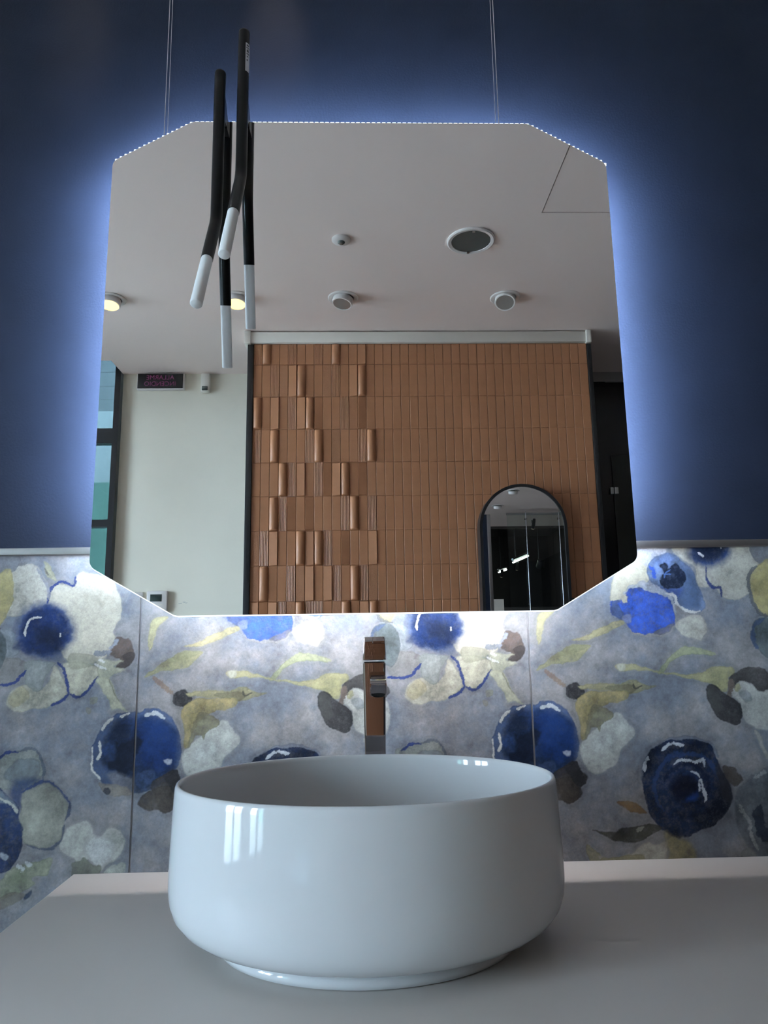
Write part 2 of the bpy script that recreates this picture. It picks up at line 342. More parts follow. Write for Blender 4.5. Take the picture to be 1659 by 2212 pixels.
def conv(fr, pts):
    ox, oy, s = FR[fr]; out = []
    for x, y in pts:
        X, Z = px_wall(ox+x*s, oy+y*s); out.append((X, Z))
    a = np.array(out); a[:, 0] = a[:, 0]-SX; return a
def smooth_closed(a, k=5, closed=True):
    n = len(a); o = []
    for i in range(n if closed else n-1):
        p0, p1, p2, p3 = (a[(i-1) % n], a[i], a[(i+1) % n], a[(i+2) % n]) if closed else (a[max(i-1, 0)], a[i], a[i+1], a[min(i+2, n-1)])
        for j in range(k):
            t = j/k; o.append(.5*((2*p1)+(-p0+p2)*t+(2*p0-5*p1+4*p2-p3)*t*t+(-p0+3*p1-3*p2+p3)*t**3))
    if not closed: o.append(a[-1])
    return np.array(o)
def segdist(U, V, a, b):
    d = b-a; L = max((d**2).sum(), 1e-12); t = np.clip(((U-a[0])*d[0]+(V-a[1])*d[1])/L, 0, 1)
    return np.hypot(U-a[0]-t*d[0], V-a[1]-t*d[1]), t
def region(lo, hi, pad):
    u0 = max(int((lo[0]-pad)/RES), 0); u1 = min(int((hi[0]+pad)/RES)+2, NU); v0 = max(int((lo[1]-ZB-pad)/RES), 0); v1 = min(int((hi[1]-ZB+pad)/RES)+2, NV)
    return (slice(v0, v1), slice(u0, u1)) if u1 > u0 and v1 > v0 else None
def comp(sl, alpha, col, mott, edge=None):
    c = np.array(col); m_ = (1+mott*(.6*n2[sl]+.5*n1[sl]+.3*n3[sl]))
    c = np.clip(c*np.clip(m_, .35, 1.8)[..., None], 0, .8)
    if edge is not None: c = c*edge[..., None]
    img[sl] = img[sl]*(1-alpha[..., None])+c*alpha[..., None]
def poly(fr, pts, col, soft=.0008, rag=.0018, mott=.2, alpha=.93, ed=.36, halo=True, k=5):
    a0 = smooth_closed(conv(fr, pts), k)
    for sh in (-1.2, -.6, 0, .6, 1.2):
        a = a0+np.array([sh, 0]); sl = region(a.min(0), a.max(0), .02)
        if sl is None: continue
        U = gu[sl]+wu[sl]*rag; V = gv[sl]+wv[sl]*rag
        dm = np.full(U.shape, 9.); ins = np.zeros(U.shape, bool)
        for i in range(len(a)):
            p, q = a[i], a[(i+1) % len(a)]; d, _ = segdist(U, V, p, q); dm = np.minimum(dm, d)
            if p[1] != q[1]:
                c = ((p[1] > V) != (q[1] > V)) & (U < (q[0]-p[0])*(V-p[1])/(q[1]-p[1])+p[0]); ins ^= c
        sd = np.where(ins, -dm, dm); al = np.clip(.5-sd/(2*soft), 0, 1)*alpha*np.clip(1+.08*n3[sl], 0, 1.05)
        if halo: img[sl] *= (1-.10*np.clip(1-np.abs(sd-.004)/.004, 0, 1))[..., None]
        comp(sl, np.clip(al, 0, 1), col, mott, 1-ed*np.clip(1+sd/.0022, 0, 1)*np.clip(.6+.5*n3[sl], 0, 1.2))
def stroke(fr, pts, wdt, col, alpha=.9, rag=.0012, mott=.2, taper=True):
    a0 = smooth_closed(conv(fr, pts), 6, False)
    for sh in (-1.2, -.6, 0, .6, 1.2):
        a = a0+np.array([sh, 0]); sl = region(a.min(0), a.max(0), .012)
        if sl is None: continue
        U = gu[sl]+wu[sl]*rag; V = gv[sl]+wv[sl]*rag; al = np.zeros(U.shape); n = len(a)
        for i in range(n-1):
            d, t = segdist(U, V, a[i], a[i+1]); s = (i+t)/(n-1)
            ww = wdt/2*(np.clip(np.minimum(s, 1-s)*5+.35, 0, 1) if taper else 1)*(1+.25*n3[sl])
            al = np.maximum(al, np.clip((ww-d)/.0007+.5, 0, 1))
        comp(sl, al*alpha, col, mott)
def ell(fr, c, rx, ry, col, soft=.0008, rag=.002, n=16, rot=0, **kw):
    poly(fr, [(c[0]+rx*math.cos(2*math.pi*i/n), c[1]+ry*math.sin(2*math.pi*i/n)) for i in range(n)], col, soft, rag, k=3, **kw)
CREAM = (.50, .475, .385); WHT = (.50, .515, .49); GGRN = (.30, .32, .265); GRY = (.27, .28, .28); LEAF = (.36, .345, .20); PLEAF = (.42, .42, .30)
NAVY = (.007, .022, .088); NAVD = (.005, .009, .022); BLUE = (.03, .085, .40); BLUM = (.06, .12, .28); CHAR = (.022, .022, .025); BRN = (.10, .076, .066); OCH = (.33, .275, .13); INK = (.010, .032, .155); LINE = (.60, .60, .56)
# large cream anemone (right part of the print)
poly('L', [(-60,330),(0,255),(60,195),(160,162),(230,190),(275,255),(290,370),(240,430),(120,470),(20,470),(-60,430)], (.42,.405,.345), mott=.2)
poly('L', [(-70,300),(0,260),(60,270),(70,360),(20,450),(-60,460)], (.38,.33,.18), alpha=.55, ed=.1, halo=False)
poly('L', [(290,330),(360,285),(440,290),(470,212),(560,225),(640,240),(695,290),(722,380),(720,470),(680,560),(692,600),(660,690),(580,745),(450,765),(380,720),(320,560)], CREAM, mott=.10)
poly('L', [(-80,560),(0,550),(90,570),(110,700),(0,710),(-80,700)], (.24,.27,.29), alpha=.85)
poly('L', [(-60,720),(60,718),(155,745),(140,830),(80,868),(0,878),(-60,850)], (.20,.20,.195), mott=.2)
poly('L', [(60,925),(150,880),(260,905),(330,770),(400,900),(385,955),(300,1005),(200,1030),(120,1042),(40,1015)], (.40,.395,.32), mott=.2)
poly('L', [(70,930),(130,890),(170,960),(100,1010),(50,1000)], (.35,.31,.17), alpha=.5, halo=False)
poly('L', [(365,765),(450,745),(560,765),(592,812),(545,890),(470,948),(422,938),(395,830)], (.43,.42,.33), mott=.18)
poly('L', [(150,745),(250,735),(335,745),(300,800),(265,840),(255,905),(200,920),(155,880),(150,820)], (.25,.275,.265), alpha=.9, mott=.2)
poly('L', [(420,700),(500,690),(590,730),(560,770),(440,790),(400,750)], (.24,.25,.19), alpha=.6, halo=False)
ell('L', (270,560), 178, 170, (.03,.07,.20), soft=.006, rag=.003, alpha=.85, halo=False)
ell('L', (272,562), 150, 145, NAVY, soft=.005, rag=.003, mott=.35, halo=False)
ell('L', (290,600), 80, 60, NAVD, soft=.006, rag=.003, alpha=.6, halo=False)
poly('L', [(80,660),(130,610),(190,640),(180,700),(110,680)], NAVY, soft=.003, alpha=.8, halo=False)
for p, wd in (([(150,590),(160,530),(190,490),(245,478)], .0032), ([(362,575),(358,600)], .0024)): stroke('L', p, wd, LINE)
for p in ([(283,395),(296,330),(320,295),(375,270),(440,290),(455,235)], [(345,745),(385,800),(400,870),(412,935)], [(412,935),(360,985),(300,1005)], [(415,938),(465,955),(520,920),(545,890),(582,830)], [(-60,880),(0,882),(70,878),(120,840),(155,795)]): stroke('L', p, .0042, INK)
stroke('L', [(30,208),(90,172),(160,158)], .005, (.15,.155,.16)); stroke('L', [(220,190),(255,240),(285,300),(290,370)], .004, (.22,.23,.25))
poly('L', [(258,148),(300,170),(335,262),(300,245),(275,215)], (.36,.36,.24)); stroke('L', [(265,185),(290,225)], .003, (.12,.12,.10))
poly('L', [(540,955),(580,955),(580,990),(540,995)], (.24,.25,.2), alpha=.8); ell('L', (530,1040), 17, 22, (.22,.22,.2))
# brown bud and pale leaves
poly('L', [(700,600),(745,608),(775,610),(800,680),(790,740),(745,785),(690,780),(720,740),(670,715),(655,690),(670,640)], BRN, mott=.3)
poly('L', [(740,700),(800,690),(790,745),(745,785),(690,785),(740,745)], (.055,.048,.047), alpha=.8, halo=False)
stroke('L', [(565,705),(610,695),(655,688)], .0075, (.20,.22,.26)); stroke('L', [(650,670),(680,640),(705,612)], .005, (.25,.28,.33))
poly('L', [(590,740),(640,725),(680,745),(745,738),(700,765),(680,775),(748,795),(690,815),(640,850),(600,845),(575,800)], (.37,.38,.29), mott=.18)
poly('L', [(575,850),(650,838),(690,930),(705,980),(775,1040),(720,1025),(668,1032),(640,960),(610,920)], (.38,.39,.29), mott=.15)
stroke('L', [(650,845),(690,950),(712,985)], .002, (.2,.2,.15)); stroke('L', [(570,755),(600,775),(635,790)], .004, (.62,.62,.6)); stroke('L', [(590,735),(625,745)], .003, (.62,.62,.6))
# round blue bloom across the joint
poly('L', [(545,1340),(560,1240),(600,1150),(660,1085),(760,1040),(840,1045),(870,1025),(950,1025),(1030,1080),(1060,1140),(1085,1260),(1060,1380),(990,1460),(900,1510),(800,1530),(690,1500),(590,1450)], (.05,.085,.175), mott=.25)
poly('L', [(600,1300),(640,1180),(720,1090),(830,1070),(960,1080),(1050,1160),(1065,1270),(1040,1380),(960,1440),(880,1490),(800,1480),(700,1440),(630,1380)], (.014,.034,.095), mott=.45, soft=.004, halo=False)
poly('L', [(820,1120),(940,1090),(1040,1170),(1060,1280),(1000,1390),(900,1400),(830,1300)], (.007,.028,.12), soft=.008, alpha=.8, halo=False)
poly('L', [(690,1230),(740,1240),(790,1190),(850,1210),(830,1270),(800,1320),(810,1390),(740,1410),(660,1390),(640,1340),(700,1320)], NAVD, soft=.0025, rag=.004, alpha=.92, halo=False)
poly('L', [(640,1420),(720,1410),(800,1450),(780,1520),(690,1500)], (.17,.18,.20), soft=.003, alpha=.7, halo=False); poly('L', [(810,1420),(900,1390),(930,1440),(860,1500),(810,1490)], (.045,.08,.17), alpha=.8, halo=False)
stroke('L', [(610,1155),(640,1110),(680,1080)], .0045, LINE); stroke('L', [(720,1075),(775,1048)], .004, LINE); stroke('L', [(865,1065),(930,1055),(985,1085)], .006, (.45,.48,.50)); stroke('L', [(575,1330),(598,1290),(595,1220)], .0035, LINE); stroke('L', [(548,1330),(555,1390),(600,1450)], .003, LINE); stroke('L', [(560,1250),(545,1330)], .002, LINE)
poly('L', [(970,1330),(1020,1325),(1025,1345),(1000,1358)], (.45,.5,.58), alpha=.8, halo=False)
# brown shapes below it
poly('L', [(590,1470),(700,1480),(790,1520),(780,1545),(660,1545),(610,1510)], (.22,.205,.18), alpha=.85); ell('L', (640,1517), 21, 24, (.03,.035,.05))
poly('R', [(395,1400),(470,1340),(515,1318),(545,1332),(550,1372),(596,1402),(585,1450),(560,1472),(562,1520),(512,1566),(462,1556),(430,1505),(410,1450)], (.045,.041,.04), mott=.35)
poly('L', [(822,1590),(870,1530),(960,1490),(1040,1500),(1055,1590),(1010,1645),(940,1625),(880,1635)], (.065,.058,.052), mott=.35); poly('L', [(990,1440),(1060,1395),(1080,1450),(1100,1520),(1040,1540)], (.03,.03,.035), rag=.003)
# lower left: outlined grey-green petals, dark blue blob, white peony, leaves
poly('L', [(-60,1340),(0,1310),(90,1275),(200,1266),(245,1320),(262,1400),(240,1450),(150,1505),(60,1510),(-60,1480)], (.235,.255,.235), mott=.22)
poly('L', [(20,1420),(110,1330),(220,1330),(240,1400),(180,1470),(90,1480)], (.15,.18,.20), alpha=.8, halo=False); poly('L', [(60,1480),(150,1440),(240,1450),(150,1520),(130,1620),(80,1600)], (.02,.045,.13), soft=.005, alpha=.8, halo=False)
for p, c in (([(-20,1330),(50,1285),(110,1285)], INK), ([(100,1282),(200,1264),(240,1310),(262,1400),(255,1450)], (.10,.125,.155)), ([(130,1530),(190,1490),(260,1460),(330,1490),(420,1590)], (.03,.06,.16)), ([(420,1590),(410,1650),(380,1700)], (.05,.07,.12)), ([(385,1720),(360,1810),(290,1865),(150,1830)], (.07,.09,.13))): stroke('L', p, .0042, c)
poly('L', [(130,1560),(190,1500),(270,1468),(340,1500),(395,1570),(410,1620),(380,1720),(350,1815),(270,1858),(180,1840),(130,1790)], (.265,.275,.235), mott=.2)
poly('L', [(-60,1490),(0,1500),(70,1560),(110,1620),(135,1780),(120,1900),(60,1980),(0,2010),(-60,2030)], (.010,.025,.075), mott=.5)
poly('L', [(-60,1500),(20,1520),(90,1590),(105,1650),(60,1600),(-60,1570)], (.15,.185,.22), alpha=.8, halo=False); stroke('L', [(0,1555),(60,1590),(105,1640)], .004, (.42,.43,.38)); poly('L', [(0,1890),(50,1900),(40,1930),(0,1920)], (.4,.45,.5), alpha=.8, halo=False)
poly('L', [(355,1850),(390,1765),(445,1712),(530,1706),(565,1775),(600,1785),(650,1738),(720,1752),(748,1830),(700,1920),(640,1960),(600,1990),(570,1950),(520,1930),(480,1945),(430,1920)], (.40,.415,.385), mott=.15)
poly('L', [(510,1850),(560,1790),(640,1800),(680,1850),(640,1950),(560,1950)], (.48,.50,.50), alpha=.7, soft=.003, halo=False)
poly('L', [(430,1950),(480,1930),(500,1905),(540,1950),(600,1960),(590,2010),(520,2050),(440,2030)], (.16,.17,.14)); poly('L', [(610,2020),(660,1970),(740,1948),(748,1990),(700,2030)], (.37,.40,.36))
poly('L', [(-80,2100),(0,2050),(50,1985),(120,1965),(200,1940),(310,1915),(300,1985),(275,2025),(190,2030),(205,2080),(110,2130),(0,2170),(-80,2180)], (.24,.26,.19), mott=.25); poly('L', [(40,2050),(110,1990),(160,2020),(120,2080)], (.15,.175,.12), soft=.004, alpha=.7, halo=False)
poly('L', [(0,2150),(100,2120),(150,2140),(60,2200),(-40,2230)], (.17,.16,.13), alpha=.8); poly('L', [(140,2150),(190,2110),(185,2140),(150,2165)], (.03,.05,.09))
stroke('L', [(100,1965),(140,1985)], .006, (.5,.54,.54)); stroke('L', [(160,1950),(180,1958)], .006, (.5,.54,.54))
# leaves and berries (left part of the print, taken from the right-hand tile)
poly('R', [(295,540),(300,480),(325,445),(400,430),(345,500),(335,560),(312,632),(300,600)], LEAF); poly('R', [(500,612),(600,570),(700,520),(790,485),(805,515),(720,560),(610,600)], (.37,.34,.19))
poly('R', [(292,782),(380,712),(470,648),(540,632),(618,640),(560,700),(510,735),(420,745),(350,765),(315,785)], (.30,.295,.17)); poly('R', [(380,715),(470,650),(610,640),(520,680)], (.23,.235,.14), alpha=.6, halo=False)
stroke('R', [(345,785),(400,830),(470,885)], .0065, (.20,.15,.12)); ell('R', (522,910), 66, 62, (.13,.13,.14), alpha=.45, halo=False); ell('R', (522,906), 54, 52, CHAR)
poly('R', [(550,872),(660,862),(780,862),(840,842),(900,850),(960,868),(998,876),(920,905),(860,925),(780,908),(660,898),(570,890)], (.29,.275,.16)); poly('R', [(700,885),(800,865),(880,880),(860,922),(780,910)], (.17,.165,.11), alpha=.8, halo=False); stroke('R', [(865,865),(880,890),(920,870)], .002, (.07,.07,.06))
poly('R', [(525,985),(585,912),(700,905),(832,912),(822,962),(735,975),(650,1020),(600,1120),(565,1200),(550,1080)], (.30,.255,.12), alpha=.88, mott=.25)
poly('R', [(560,1215),(620,1150),(690,1090),(768,1030),(830,1085),(876,1140),(855,1195),(790,1270),(765,1340),(670,1392),(600,1372),(560,1300)], (.42,.445,.42), mott=.16)
poly('R', [(600,1045),(650,985),(745,1030),(735,1075),(690,1090),(680,1145),(640,1115),(570,1195),(590,1110)], (.185,.18,.12), mott=.25, alpha=.9, rag=.003)
poly('R', [(620,1200),(700,1150),(760,1200),(700,1260),(630,1260)], (.50,.54,.54), soft=.006, alpha=.5, halo=False)
# cream petals and the bright blue bloom
poly('R', [(728,360),(750,240),(820,150),(900,95),(960,110),(980,220),(920,285),(830,300),(830,380),(770,385)], (.45,.43,.33), mott=.1); poly('R', [(860,100),(960,60),(1060,70),(1010,140),(960,180)], (.42,.43,.47), alpha=.8)
poly('R', [(945,200),(990,120),(1080,92),(1150,140),(1210,185),(1250,280),(1290,400),(1265,440),(1180,432),(1120,395),(1060,350),(990,300)], (.11,.165,.28), mott=.3)
poly('R', [(1120,180),(1190,190),(1240,290),(1260,400),(1190,420),(1110,370),(1150,290)], (.055,.09,.165), soft=.004, alpha=.8, halo=False); poly('R', [(985,160),(1050,100),(1110,130),(1060,180),(1000,230)], (.15,.22,.42), soft=.004, alpha=.7, halo=False)
poly('R', [(1010,290),(1100,300),(1160,300),(1120,360),(1050,340)], (.03,.06,.2), soft=.004, alpha=.8, halo=False)
poly('R', [(1018,175),(1045,150),(1075,178),(1120,160),(1150,190),(1176,240),(1150,295),(1090,308),(1040,292),(1015,255),(1050,215)], NAVD, rag=.0025, halo=False); stroke('R', [(1050,240),(1060,210),(1085,190)], .002, BLUM); stroke('R', [(1045,220),(1090,215)], .002, BLUM); stroke('R', [(962,175),(985,200),(992,240)], .006, BLUE)
poly('R', [(815,345),(835,290),(900,268),(1000,285),(1080,330),(1125,400),(1115,450),(1000,400),(880,330)], (.35,.38,.42), rag=.004, alpha=.85)
poly('R', [(850,560),(950,590),(1060,580),(1110,520),(1090,480),(900,520)], (.30,.29,.28), alpha=.7)
poly('R', [(822,375),(832,310),(880,298),(960,318),(1040,345),(1085,370),(1114,440),(1100,520),(1040,562),(935,570),(845,540),(795,490),(745,455),(728,400),(752,370),(800,370)], BLUE, mott=.35, rag=.003)
poly('R', [(745,375),(800,372),(780,400),(810,460),(790,490),(740,440)], (.07,.10,.18), rag=.003, alpha=.8, halo=False); poly('R', [(990,560),(1050,525),(1105,510),(1070,560),(1000,575)], (.14,.145,.16), alpha=.85, halo=False); poly('R', [(800,470),(850,455),(860,500),(810,510)], (.22,.25,.3), alpha=.6, halo=False)
poly('R', [(1108,520),(1180,470),(1260,458),(1300,520),(1285,585),(1255,608),(1190,590),(1150,575)], (.40,.395,.345)); stroke('R', [(1060,330),(1110,350),(1130,400),(1200,440),(1260,435)], .004, (.5,.5,.48))
# dark anemone under the metal trim
poly('R', [(1100,40),(1200,60),(1240,180),(1330,280),(1250,290),(1225,180),(1120,110)], (.42,.41,.35)); poly('R', [(1400,40),(1550,50),(1605,150),(1575,220),(1545,335),(1450,370),(1385,345),(1330,280),(1270,260),(1240,160),(1300,100)], (.43,.42,.36), mott=.15)
poly('R', [(1550,40),(1700,40),(1700,140),(1600,155)], (.17,.18,.20))
ell('R', (1312,70), 128, 110, (.02,.05,.15), soft=.006, rag=.003, halo=False); ell('R', (1312,60), 100, 85, NAVD, soft=.006, rag=.003, alpha=.8, halo=False); stroke('R', [(1245,92),(1280,115)], .0035, (.65,.65,.65)); stroke('R', [(1378,52),(1380,70)], .0025, (.65,.65,.65))
stroke('R', [(1295,175),(1298,245),(1335,298),(1380,300),(1382,350)], .0042, INK)
poly('R', [(1548,250),(1560,200),(1620,150),(1680,140),(1720,300),(1680,450),(1620,460),(1580,400),(1560,330)], (.33,.29,.14), mott=.2); stroke('R', [(1590,170),(1545,230),(1555,330),(1600,440),(1680,470)], .006, (.10,.11,.12))
poly('R', [(1555,560),(1590,490),(1680,480),(1740,600),(1700,730),(1620,680),(1570,620)], (.10,.125,.13), mott=.3); stroke('R', [(1640,480),(1580,520),(1570,600),(1600,660)], .006, (.06,.09,.16))
# stems, charcoal petals, white bloom
poly('R', [(1008,800),(1060,725),(1120,665),(1200,643),(1290,660),(1355,685),(1340,698),(1220,688),(1140,705),(1080,745),(1040,800)], (.31,.34,.21))
poly('R', [(765,745),(830,748),(900,755),(1020,790),(1100,802),(1250,800),(1330,762),(1440,765),(1462,808),(1425,830),(1418,905),(1360,890),(1310,860),(1200,835),(1050,805),(900,785),(775,785)], (.37,.36,.20), mott=.16)
poly('R', [(765,745),(815,745),(815,780),(775,785)], (.46,.46,.38), alpha=.8, halo=False)
poly('R', [(1428,835),(1490,785),(1580,762),(1650,790),(1700,850),(1680,905),(1610,912),(1550,862),(1480,852),(1445,900)], (.05,.048,.047), mott=.3)
poly('R', [(1455,880),(1500,850),(1560,870),(1610,910),(1680,905),(1720,1000),(1690,1130),(1590,1122),(1520,1075),(1490,975),(1445,930)], (.45,.46,.43), mott=.15); poly('R', [(1490,920),(1540,905),(1570,950),(1530,970)], (.27,.30,.32), alpha=.7, halo=False); ell('R', (1480,885), 20, 26, (.35,.34,.22))
stroke('R', [(1440,840),(1440,890),(1425,945)], .009, (.14,.115,.10))
poly('R', [(1295,935),(1312,870),(1370,890),(1430,935),(1490,985),(1507,1060),(1475,1110),(1405,1082),(1345,1042)], (.033,.033,.035), mott=.35); poly('R', [(1300,940),(1315,875),(1365,900),(1390,1000),(1350,1040)], (.07,.072,.07), alpha=.7, halo=False)
poly('R', [(1575,1135),(1600,1140),(1640,1230),(1680,1310),(1640,1290),(1600,1200)], (.36,.37,.34))
# big round navy bloom and leaves below it
poly('R', [(915,1440),(925,1320),(985,1235),(1080,1180),(1200,1172),(1320,1200),(1370,1300),(1300,1260),(1100,1210),(980,1300)], (.14,.17,.22), alpha=.75)
poly('R', [(920,1460),(930,1335),(980,1245),(1080,1195),(1200,1195),(1310,1212),(1350,1290),(1400,1390),(1445,1490),(1430,1600),(1350,1690),(1250,1730),(1170,1772),(1090,1762),(1000,1685),(950,1590)], (.008,.019,.055), mott=.5)
for k_, (rx, ry) in enumerate(((190,205), (130,140), (75,85))): stroke('R', [(1180+rx*math.cos(t), 1475+ry*math.sin(t)) for t in np.linspace(2.4+k_, 6.2+k_, 9)], .006, ((.03,.065,.17), (.006,.012,.035), (.03,.07,.2))[k_], alpha=.6, rag=.003)
poly('R', [(1090,1480),(1130,1400),(1220,1390),(1260,1470),(1210,1560),(1130,1560)], (.008,.012,.03), soft=.005, alpha=.8, halo=False); poly('R', [(1180,1540),(1240,1500),(1250,1530),(1200,1560)], (.02,.07,.3), soft=.003, alpha=.7, halo=False)
poly('R', [(1370,1330),(1440,1450),(1440,1560),(1390,1520),(1350,1420)], (.03,.03,.035), soft=.004, alpha=.8, halo=False)
for p, wd in (([(1098,1340),(1140,1312),(1220,1322),(1275,1310),(1285,1350)], .0042), ([(1208,1382),(1240,1392),(1258,1410)], .003), ([(1250,1440),(1262,1425),(1275,1480),(1295,1530),(1285,1560)], .0035), ([(1252,1440),(1258,1495)], .003), ([(932,1375),(938,1330),(955,1295)], .005), ([(1035,1255),(1065,1235),(1100,1218),(1165,1222)], .005)): stroke('R', p, wd, (.52,.56,.60))
poly('R', [(1400,1350),(1440,1342),(1480,1390),(1518,1425),(1495,1450),(1470,1480),(1420,1430)], (.075,.065,.058), rag=.003)
poly('R', [(768,1558),(830,1556),(890,1572),(952,1625),(880,1622),(820,1595)], (.20,.135,.065)); poly('R', [(628,1722),(720,1738),(830,1712),(930,1690),(1032,1702),(970,1755),(880,1796),(770,1788),(690,1755)], (.055,.056,.045), mott=.3); stroke('R', [(890,1730),(925,1705)], .005, (.25,.26,.22))
poly('R', [(590,1812),(650,1850),(680,1895),(640,1960),(600,1880)], (.27,.26,.18)); poly('R', [(660,1880),(740,1890),(850,1865),(930,1800),(1010,1810),(1075,1785),(1060,1860),(1030,1930),(880,1960),(720,1950)], (.36,.35,.30), mott=.2); poly('R', [(680,1890),(800,1880),(920,1865),(900,1940),(700,1950)], (.25,.235,.14), alpha=.8, halo=False)
poly('R', [(1045,1735),(1110,1765),(1200,1800),(1245,1890),(1200,1990),(1060,1960),(1075,1850)], (.25,.225,.13), mott=.25, soft=.003)
poly('R', [(1460,1560),(1500,1470),(1580,1390),(1700,1350),(1800,1450),(1800,1700),(1720,1850),(1580,1870),(1490,1720)], (.125,.145,.165), mott=.3, soft=.002)
poly('R', [(1570,1600),(1620,1580),(1640,1680),(1700,1780),(1640,1800),(1590,1720)], (.02,.03,.055), rag=.004, alpha=.85, halo=False)
for p in ([(1480,1580),(1530,1640),(1560,1740),(1600,1840)], [(1580,1410),(1640,1385)], [(1540,1700),(1590,1800)]): stroke('R', p, .006, (.36,.38,.38), alpha=.6, rag=.003)
poly('R', [(1500,1860),(1560,1830),(1600,1900),(1540,1960)], (.2,.21,.21))
img *= (1+.035*paper)[..., None]; img = np.clip(img*.74, .003, .75)

m_print = bpy.data.materials.new('watercolour_floral_tile_print'); m_print.use_nodes = True; nt = m_print.node_tree; p = nt.nodes['Principled BSDF']
ca = nt.nodes.new('ShaderNodeVertexColor'); ca.layer_name = 'print'; nt.links.new(ca.outputs['Color'], p.inputs['Base Color'])
p.inputs['Roughness'].default_value = .55; p.inputs['Specular IOR Level'].default_value = .16
nn = nt.nodes.new('ShaderNodeTexNoise'); nn.inputs['Scale'].default_value = 260; nn.inputs['Detail'].default_value = 5
tc = nt.nodes.new('ShaderNodeTexCoord'); bb = nt.nodes.new('ShaderNodeBump'); bb.inputs['Strength'].default_value = .35; bb.inputs['Distance'].default_value = .0012
nt.links.new(tc.outputs['Object'], nn.inputs['Vector']); nt.links.new(nn.outputs['Fac'], bb.inputs['Height']); nt.links.new(bb.outputs[0], p.inputs['Normal'])
def print_mesh(u1, step):
    iu = np.arange(0, int(round(u1/RES))+1, step); iv = np.arange(0, NV, step)
    if iv[-1] != NV-1: iv = np.append(iv, NV-1)
    nu, nv = len(iu), len(iv); g = .0015; U = iu*RES
    xx, zz = np.meshgrid(np.clip(U, g, U[-1]-g), ZB+iv*RES); yy = np.zeros_like(xx)
    yy[:, 0] = yy[:, -1] = yy[0, :] = yy[-1, :] = .0012          # soft arris
    V = np.stack([xx, yy, zz], -1).reshape(-1, 3)
    k = (np.arange(nv-1)[:, None]*nu+np.arange(nu-1)[None]).ravel(); Q = np.stack([k, k+1, k+nu+1, k+nu], -1)
    ring = np.concatenate([np.arange(nu), np.arange(1, nv)*nu+nu-1, (nv-1)*nu+np.arange(nu-2, -1, -1), np.arange(nv-2, 0, -1)*nu])
    Vb = V[ring].copy(); Vb[:, 1] = .008; n0 = len(V); nr = len(ring); j = np.arange(nr)
    S_ = np.stack([ring, n0+j, n0+(j+1) % nr, ring[(j+1) % nr]], -1); V = np.concatenate([V, Vb]); Q = np.concatenate([Q, S_])
    me = bpy.data.meshes.new('floral_tile'); me.vertices.add(len(V)); me.vertices.foreach_set('co', V.ravel())
    me.loops.add(len(Q)*4); me.loops.foreach_set('vertex_index', Q.ravel().astype(np.int32)); me.polygons.add(len(Q)); me.polygons.foreach_set('loop_start', np.arange(len(Q))*4)
    me.update(calc_edges=True); c = img[np.ix_(iv, iu)].reshape(-1, 3); c = np.concatenate([c, np.tile([.3, .3, .31], (nr, 1))])
    at = me.color_attributes.new('print', 'FLOAT_COLOR', 'POINT'); at.data.foreach_set('color', np.concatenate([c, np.ones((len(c), 1))], 1).ravel()); me.materials.append(m_print); me.update(); return me
wfr = box('wall_front', (XW0, .0022, 0), (XW1, .11, ZTOP), m_grout); tag(wfr, 'navy and floral-tiled display wall behind the basin', 'wall', kind='structure')
box('navy_panel', (XW0, .0, TILE_T+.0118), (XW1, .008, ZTOP), m_blue, wfr); box('rear_board', (XW0, .11, 0), (XW1, .118, ZTOP), m_black_core, wfr)
box('end_profile', (XW1, -.004, 0), (XW1+.035, .12, ZTOP), m_alu, wfr, .002)
pm = print_mesh(.6, 1); pc = print_mesh(.375, 3)
for k in range(-2, 2): link('floral_tile', pm, wfr, (SX+k*.6, 0, 0))
link('floral_tile', pc, wfr, (SX+1.2, 0, 0))
m_plain = mat('grey_blue_tile', (.23, .24, .28), .5, bump=.2, bscale=260, var=.2, vscale=8)
for k in range(-2, 3): box('lower_tile', (SX+k*.6+.0015, 0, .1), (min(SX+k*.6+.5985, XW1), .008, ZB-.003), m_plain, wfr)
tr = box('trim_1', (XW0, -.0045, TILE_T+.0006), (XW1, .004, TILE_T+.0112), m_trim, None, .0008); tag(tr, 'thin brushed metal strip between navy wall and floral tiles', 'trim', kind='structure')

